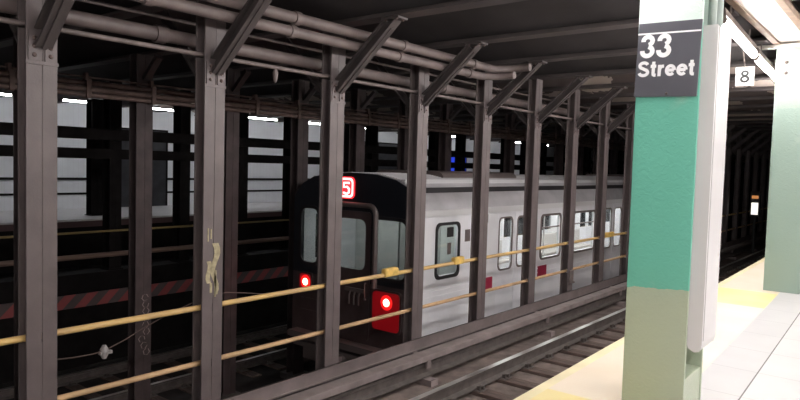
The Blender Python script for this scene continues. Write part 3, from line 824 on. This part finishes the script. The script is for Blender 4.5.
for s, x0, x1 in ((1, XN - .06, XN), (-1, XF, XF + .06)):
    m = MB(); hs = [(a, b, -1.42, .56) for a, b in doors] + [(a, b, WZ0, WZ1) for a, b in wins] + [cabw]
    holes_wall(m, 'x', x0, x1, YE + .03, YL, ZF, ZG, hs)
    xo = x1 if s == 1 else x0
    # pressed ribs along the lower side and a sill
    for z in (-.56, -.64, -1.3):
        m.box(min(xo, xo + s * .008), max(xo, xo + s * .008), YE + .1, 9.7, z, z + .02)
        for a, b in ((11.06, 14.4), (15.77, 19.12), (20.48, YL)): m.box(min(xo, xo + s * .008), max(xo, xo + s * .008), a, b, z, z + .02)
    obj('side_wall', m, SIDE, tr)
    for (a, b) in doors:
        c = (a + b) / 2
        for u0, u1 in ((a, c - .008), (c + .008, b)):
            w0, w1 = u0 + .1, u1 - .1
            xa, xb = (x0 + .01, x1 - .02) if s == 1 else (x0 + .02, x1 - .01)
            m = holes_wall(MB(), 'x', xa, xb, u0, u1, -1.42, .56, [(w0, w1, -.42, .46)])
            d = obj('door', m, DOORM, tr, label='sliding passenger door leaf')
            xg = xb if s == 1 else xa
            obj('door_gasket', MB().ring(rrect(w0 - .03, w1 + .03, -.45, .49, .1), rrect(w0, w1, -.42, .46, .09), 'x', xg - .008, xg + .008), ENDTRIM, d)
            obj('door_pane', MB().box((xa + xb) / 2 - .004, (xa + xb) / 2 + .004, w0, w1, -.42, .46), GLASS, d)
    for (a, b) in wins:
        f = obj('side_window', MB().ring(rrect(a - .04, b + .04, WZ0 - .04, WZ1 + .04, .1), rrect(a, b, WZ0, WZ1, .09), 'x', min(xo, xo + s * .014) - .002, max(xo, xo + s * .014)), ENDTRIM, tr)
        obj('window_pane', MB().box((x0 + x1) / 2 - .004, (x0 + x1) / 2 + .004, a, b, WZ0, WZ1), GLASS, f)
        obj('transom_bar', MB().box((x0 + x1) / 2 - .015, (x0 + x1) / 2 + .015, a, b, .2, .225), ENDTRIM, f)
    a, b, z0, z1 = cabw
    f = obj('cab_side_window', MB().ring(rrect(a - .035, b + .05, z0 - .05, z1 + .035, .1), rrect(a + .01, b, z0, z1 - .01, .09), 'x', min(xo, xo + s * .016) - .002, max(xo, xo + s * .016)), GASKET, tr, label='cab side window with a black rubber frame')
    obj('window_pane', MB().box((x0 + x1) / 2 - .004, (x0 + x1) / 2 + .004, a, b, z0, z1), GLASS, f)
    obj('notice_sticker', MB().box(xo - s * .02 - .003, xo - s * .02 + .003, 8.25, 8.42, .25, .4), GASKET, f)
    obj('notice_sticker', MB().box(xo - s * .02 - .003, xo - s * .02 + .003, 8.27, 8.36, -.02, .16), ENDTRIM, f)
    obj('vent_grille', MB().box(min(xo, xo + s * .01), max(xo, xo + s * .01), 8.72, 8.86, .15, .34), ENDTRIM, tr)
    obj('side_destination_sign', MB().box(min(xo, xo + s * .01), max(xo, xo + s * .01), 8.95, 9.4, .42, .56), GASKET, tr)
    for a, b in ((9.24, 9.6), (11.28, 11.64), (13.95, 14.3), (15.85, 16.2)):
        obj('side_decal', MB().box(min(xo, xo + s * .012), max(xo, xo + s * .012), a, b, -.73, -.51), RED, tr, label='maroon rectangular decal')
# roof with pressed ribs
half = [(0, 1.2), (.5, 1.18), (.88, 1.11), (1.12, 1.0), (1.26, .86), (1.33, .74), (1.345, .62)]
prof = [(XM - a, z) for a, z in reversed(half)] + [(XM + a, z) for a, z in half[1:]]
m = MB()
n = len(prof)
vs = [(x, y, z) for y in (YE + .02, YL) for x, z in prof]
m.add(vs, [(k, k + 1, n + k + 1, n + k) for k in range(n - 1)], True)
vs = [(XM + (x - XM) * .97, y, z - .03) for y in (YE + .02, YL) for x, z in prof]
m.add(vs, [(k, k + 1, n + k + 1, n + k) for k in range(n - 1)], True)
for q in range(3, 22):
    t_ = q / 25; 
    for sgn in (-1, 1):
        d = t_ * 1.33
        for (a, za), (b, zb) in zip(half, half[1:]):
            if a <= d <= b:
                z = za + (zb - za) * (d - a) / (b - a); x = XM + sgn * d
                m.box(x - .012, x + .012, YE + .1, YL, z - .01, z + .012)
rf = obj('roof', m, ROOF, tr)
GUT_GLINT = mat('bright_gutter_and_glint', (.74, .73, .74), .35, .2)  # bright gutters, also the painted reflection streaks on the roof
for s in (1, -1): obj('gutter', MB().box(XM + s * 1.335 - .02, XM + s * 1.335 + .02, YE + .05, YL, .585, .68), GUT_GLINT, rf)
for s in (1, -1):
    obj('roof_glint', MB().box(XM + s * .93 - .05, XM + s * .93 + .05, YE + .1, YL, 1.06, 1.125), GUT_GLINT, rf, label='bright reflection streak painted along the roof edge')  # reflection of the tubes on the ribbed roof, painted as a bright strip
    obj('dark_roof_band', MB().box(XM + s * 1.17 - .03, XM + s * 1.17 + .03, YE + .3, YL, .93, 1.01), GASKET, rf, label='dark band along the roof edge')  # plain dark band drawn along the roof edge
for y0, y1 in ((8.9, 11.4), (18.2, 20.6)):
    pr = rrect(XM - .75, XM + .75, 1.0, 1.25, .12)
    obj('roof_unit', MB().prism(pr, 'y', y0, y1, True), ENDTRIM, rf)
# car end
HL = (-8.12, -7.72, -.32, .58); HD = (-7.27, -6.66, -.31, .48); HR = (-6.51, -5.87, -.37, .50)
m = holes_wall(MB(), 'y', YE, YE + .06, XF, XN, -.5, .62, [HL, HD, HR])
m.prism([(XF, .62)] + prof[1:-1] + [(XN, .62)], 'y', YE, YE + .06)
obj('car_end_mask', m, MASK, tr)
m = MB().box(XF, XN, YE, YE + .06, ZF, -.5)
for z in (-.75, -.95, -1.15): m.box(XF + .2, XN - .2, YE - .008, YE, z, z + .03)
obj('car_end_lower', m, ENDLOW, tr)
obj('corner_post', MB().prism(rrect(XN - .05, XN + .012, YE - .02, YE + .14, .025), 'z', ZF, .62), SIDE, tr, label='light grey corner post')
for h, r_ in ((HL, .12), (HR, .12)):
    f = obj('end_window', MB().ring(rrect(h[0] - .05, h[1] + .05, h[2] - .05, h[3] + .05, .15), rrect(h[0], h[1], h[2], h[3], r_), 'y', YE - .015, YE + .01), GASKET, tr)
    obj('window_pane', MB().box(h[0], h[1], YE + .025, YE + .033, h[2], h[3]), GLASSD, f)
f = obj('end_door', MB().ring(rrect(HD[0] - .1, HD[1] + .1, -1.4, .6, .06), rrect(HD[0], HD[1], HD[2], HD[3], .12), 'y', YE - .02, YE - .001), ENDLOW, tr)
obj('window_pane', MB().box(HD[0], HD[1], YE + .025, YE + .033, HD[2], HD[3]), GLASSD, f)
obj('door_handle', MB().tube([(-6.62, YE - .03, -.75), (-6.62, YE - .06, -.75), (-6.62, YE - .06, -.5), (-6.62, YE - .03, -.5)], .012, 6), ENDTRIM, f)
def arch_path(xl, xr, zb, zt, r_, y):
    p = [(xl, y, zb)]
    for k in range(6): a = PI - PI / 2 * k / 5; p.append((xl + r_ + r_ * math.cos(a), y, zt - r_ + r_ * math.sin(a)))
    for k in range(6): a = PI / 2 - PI / 2 * k / 5; p.append((xr - r_ + r_ * math.cos(a), y, zt - r_ + r_ * math.sin(a)))
    p.append((xr, y, zb)); return p
obj('door_hood', MB().tube(arch_path(-7.52, -6.45, -.55, .7, .14, YE - .03), .042, 10), ENDTRIM, tr, label='grey rounded hood over the end door')
m = MB()
m.prism(rrect(-8.2, -5.78, -1.56, -1.46, .03), 'y', YE - .2, YE).prism(rrect(-8.1, -5.9, -1.7, -1.62, .03), 'y', YE - .16, YE).box(-7.9, -6.1, YE - .12, YE, -1.9, -1.7)
obj('anticlimber', m, ENDTRIM, tr)
m = MB().tube([(XM, YE, -1.75), (XM, YE - .35, -1.75)], .1, 10).box(XM - .14, XM + .14, YE - .5, YE - .3, -1.88, -1.62)
obj('coupler', m, ENDTRIM, tr)
for z in (-.62,):
    m = MB()
    for x in (-6.95, -6.85, -6.75): m.tube([(x, YE - .02, -.66), (x, YE - .05, -.72), (x, YE - .05, -.86)], .014, 6)
    m.box(-7.05, -6.65, YE - .05, YE, -.66, -.6)
    obj('jumper_sockets', m, ENDTRIM, tr)
# red route sign in the mask
SGN = emis('red_route_sign_glow', (1, .02, .03), 2.2, (.3, .01, .01)); SGW = emis('pink_route_sign_glow', (1, .38, .36), 3.2, (.6, .3, .3))
r_ = obj('route_sign', MB().prism(rrect(-7.255, -6.925, .79, 1.13, .08), 'y', YE - .02, YE), SGN, tr, label='red glowing route sign')
m = MB().ring(rrect(-7.24, -6.94, .805, 1.115, .07), rrect(-7.205, -6.975, .84, 1.08, .05), 'y', YE - .023, YE - .02)
# the numeral: a round-cornered 5
five = [(-7.02, 1.035), (-7.135, 1.035), (-7.14, .965), (-7.07, .975), (-7.025, .94), (-7.03, .885), (-7.08, .86), (-7.145, .88)]
m.tube([(x, YE - .024, z) for x, z in five], .02, 6)
obj('route_numeral', m, SGW, r_)
# tail lights
HALO_RED = emis('red_lamp_halo', (1, .015, .015), .9, (.4, .01, .02))  # halo around each lamp, painted as a faintly emissive ring
LAMP = emis('red_tail_lamp', (1, .12, .07), 30, (.8, .1, .1)); LENS_GLOW = emis('red_tail_lens_glow', (1, .01, .02), .1, (.32, .01, .018))  # lens: red plastic, with the lamp's bloom painted in by weak emission
def tail(x, z, w, h0, h1, label):
    l = obj('tail_light', MB().prism(rrect(x - w, x + w, z - h0, z + h1, .06), 'y', YE - .05, YE), LENS_GLOW, tr, label=label)
    m = MB(); m.dome((x + .02, YE - .05, z), .062, 'y', -1, 14, 4, .6)
    obj('lamp_bulb', m, LAMP, l)
    obj('lamp_halo', MB().ring([(x + .02 + .115 * math.cos(k * PI / 10), z + .115 * math.sin(k * PI / 10)) for k in range(20)], [(x + .02 + .06 * math.cos(k * PI / 10), z + .06 * math.sin(k * PI / 10)) for k in range(20)], 'y', YE - .056, YE - .05), HALO_RED, l)
    obj('bezel', MB().ring(rrect(x - w - .03, x + w + .03, z - h0 - .03, z + h1 + .03, .07), rrect(x - w, x + w, z - h0, z + h1, .06), 'y', YE - .04, YE - .002), ENDLOW, l)
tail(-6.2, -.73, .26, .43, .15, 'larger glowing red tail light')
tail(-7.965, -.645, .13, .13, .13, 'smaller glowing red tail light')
# inside
obj('car_floor', MB().box(XF + .06, XN - .06, YE + .06, YL, -1.42, -1.36), ENDTRIM, tr)
obj('car_lining', MB().box(XF + .1, XN - .1, YE + .4, YL, .62, .66), INT, tr)
obj('cab_partition', MB().box(XF + .06, XN - .06, 8.98, 9.02, -1.36, .62), INT, tr)
obj('cab_panel', MB().box(XN - .62, XN - .59, 7.8, 8.9, -1.36, .6), INT, tr)
obj('far_end_wall', MB().box(XF, XN, YL - .06, YL, ZF, .62), SIDE, tr)
for x in (XM - .55, XM + .55): obj('ceiling_lamp', MB().box(x - .09, x + .09, 9.1, YL - .2, .585, .615), INTLAMP, tr)
obj('cab_lamp', MB().box(XM - .9, XM + 1.2, 8.15, 8.4, .58, .615), CABLAMP, tr)
BEN = mat('pale_bench', (.55, .52, .5), .5)
for a, b in ((11.1, 14.3), (15.9, 19.0)):
    for x0, x1 in ((XN - .55, XN - .12), (XF + .12, XF + .55)):
        obj('bench_seat', MB().box(x0, x1, a, b, -.95, -.88).box(x0 if x0 < XM else x1 - .05, x0 + .05 if x0 < XM else x1, a, b, -.88, -.45), BEN, tr, bevel=.02)
m = MB()
for y in (9.6, 11.2, 14.2, 15.9): m.tube([(XM, y, -1.36), (XM, y, .6)], .018, 8)
obj('grab_pole', m, RAILTOP, tr)
# running gear
for yc in (10.0, 19.8):
    for yo in (-1.0, 1.0):
        for x in (-6.27, -7.69):
            obj('wheel', MB().tube([(x - .06, yc + yo, -1.97), (x + .06, yc + yo, -1.97)], .43, 20), ENDLOW, tr)
    for x in (-6.0, -7.96): obj('truck_frame', MB().box(x - .06, x + .06, yc - 1.5, yc + 1.5, -2.05, -1.8), ENDLOW, tr)
obj('underframe', MB().box(XF + .2, XN - .2, YE + .2, YL - .2, -1.75, -1.42), ENDLOW, tr)

# ------------------------------------------------------------------ world and exposure
wd = bpy.data.worlds.new('station_dark'); S.world = wd; wd.use_nodes = True
wd.node_tree.nodes['Background'].inputs[0].default_value = (.9, .9, 1, 1)
wd.node_tree.nodes['Background'].inputs[1].default_value = .01
S.view_settings.view_transform = 'Standard'; S.view_settings.look = 'None'
S.view_settings.exposure = 0.0; S.view_settings.gamma = 1; S.view_settings.use_curve_mapping = False
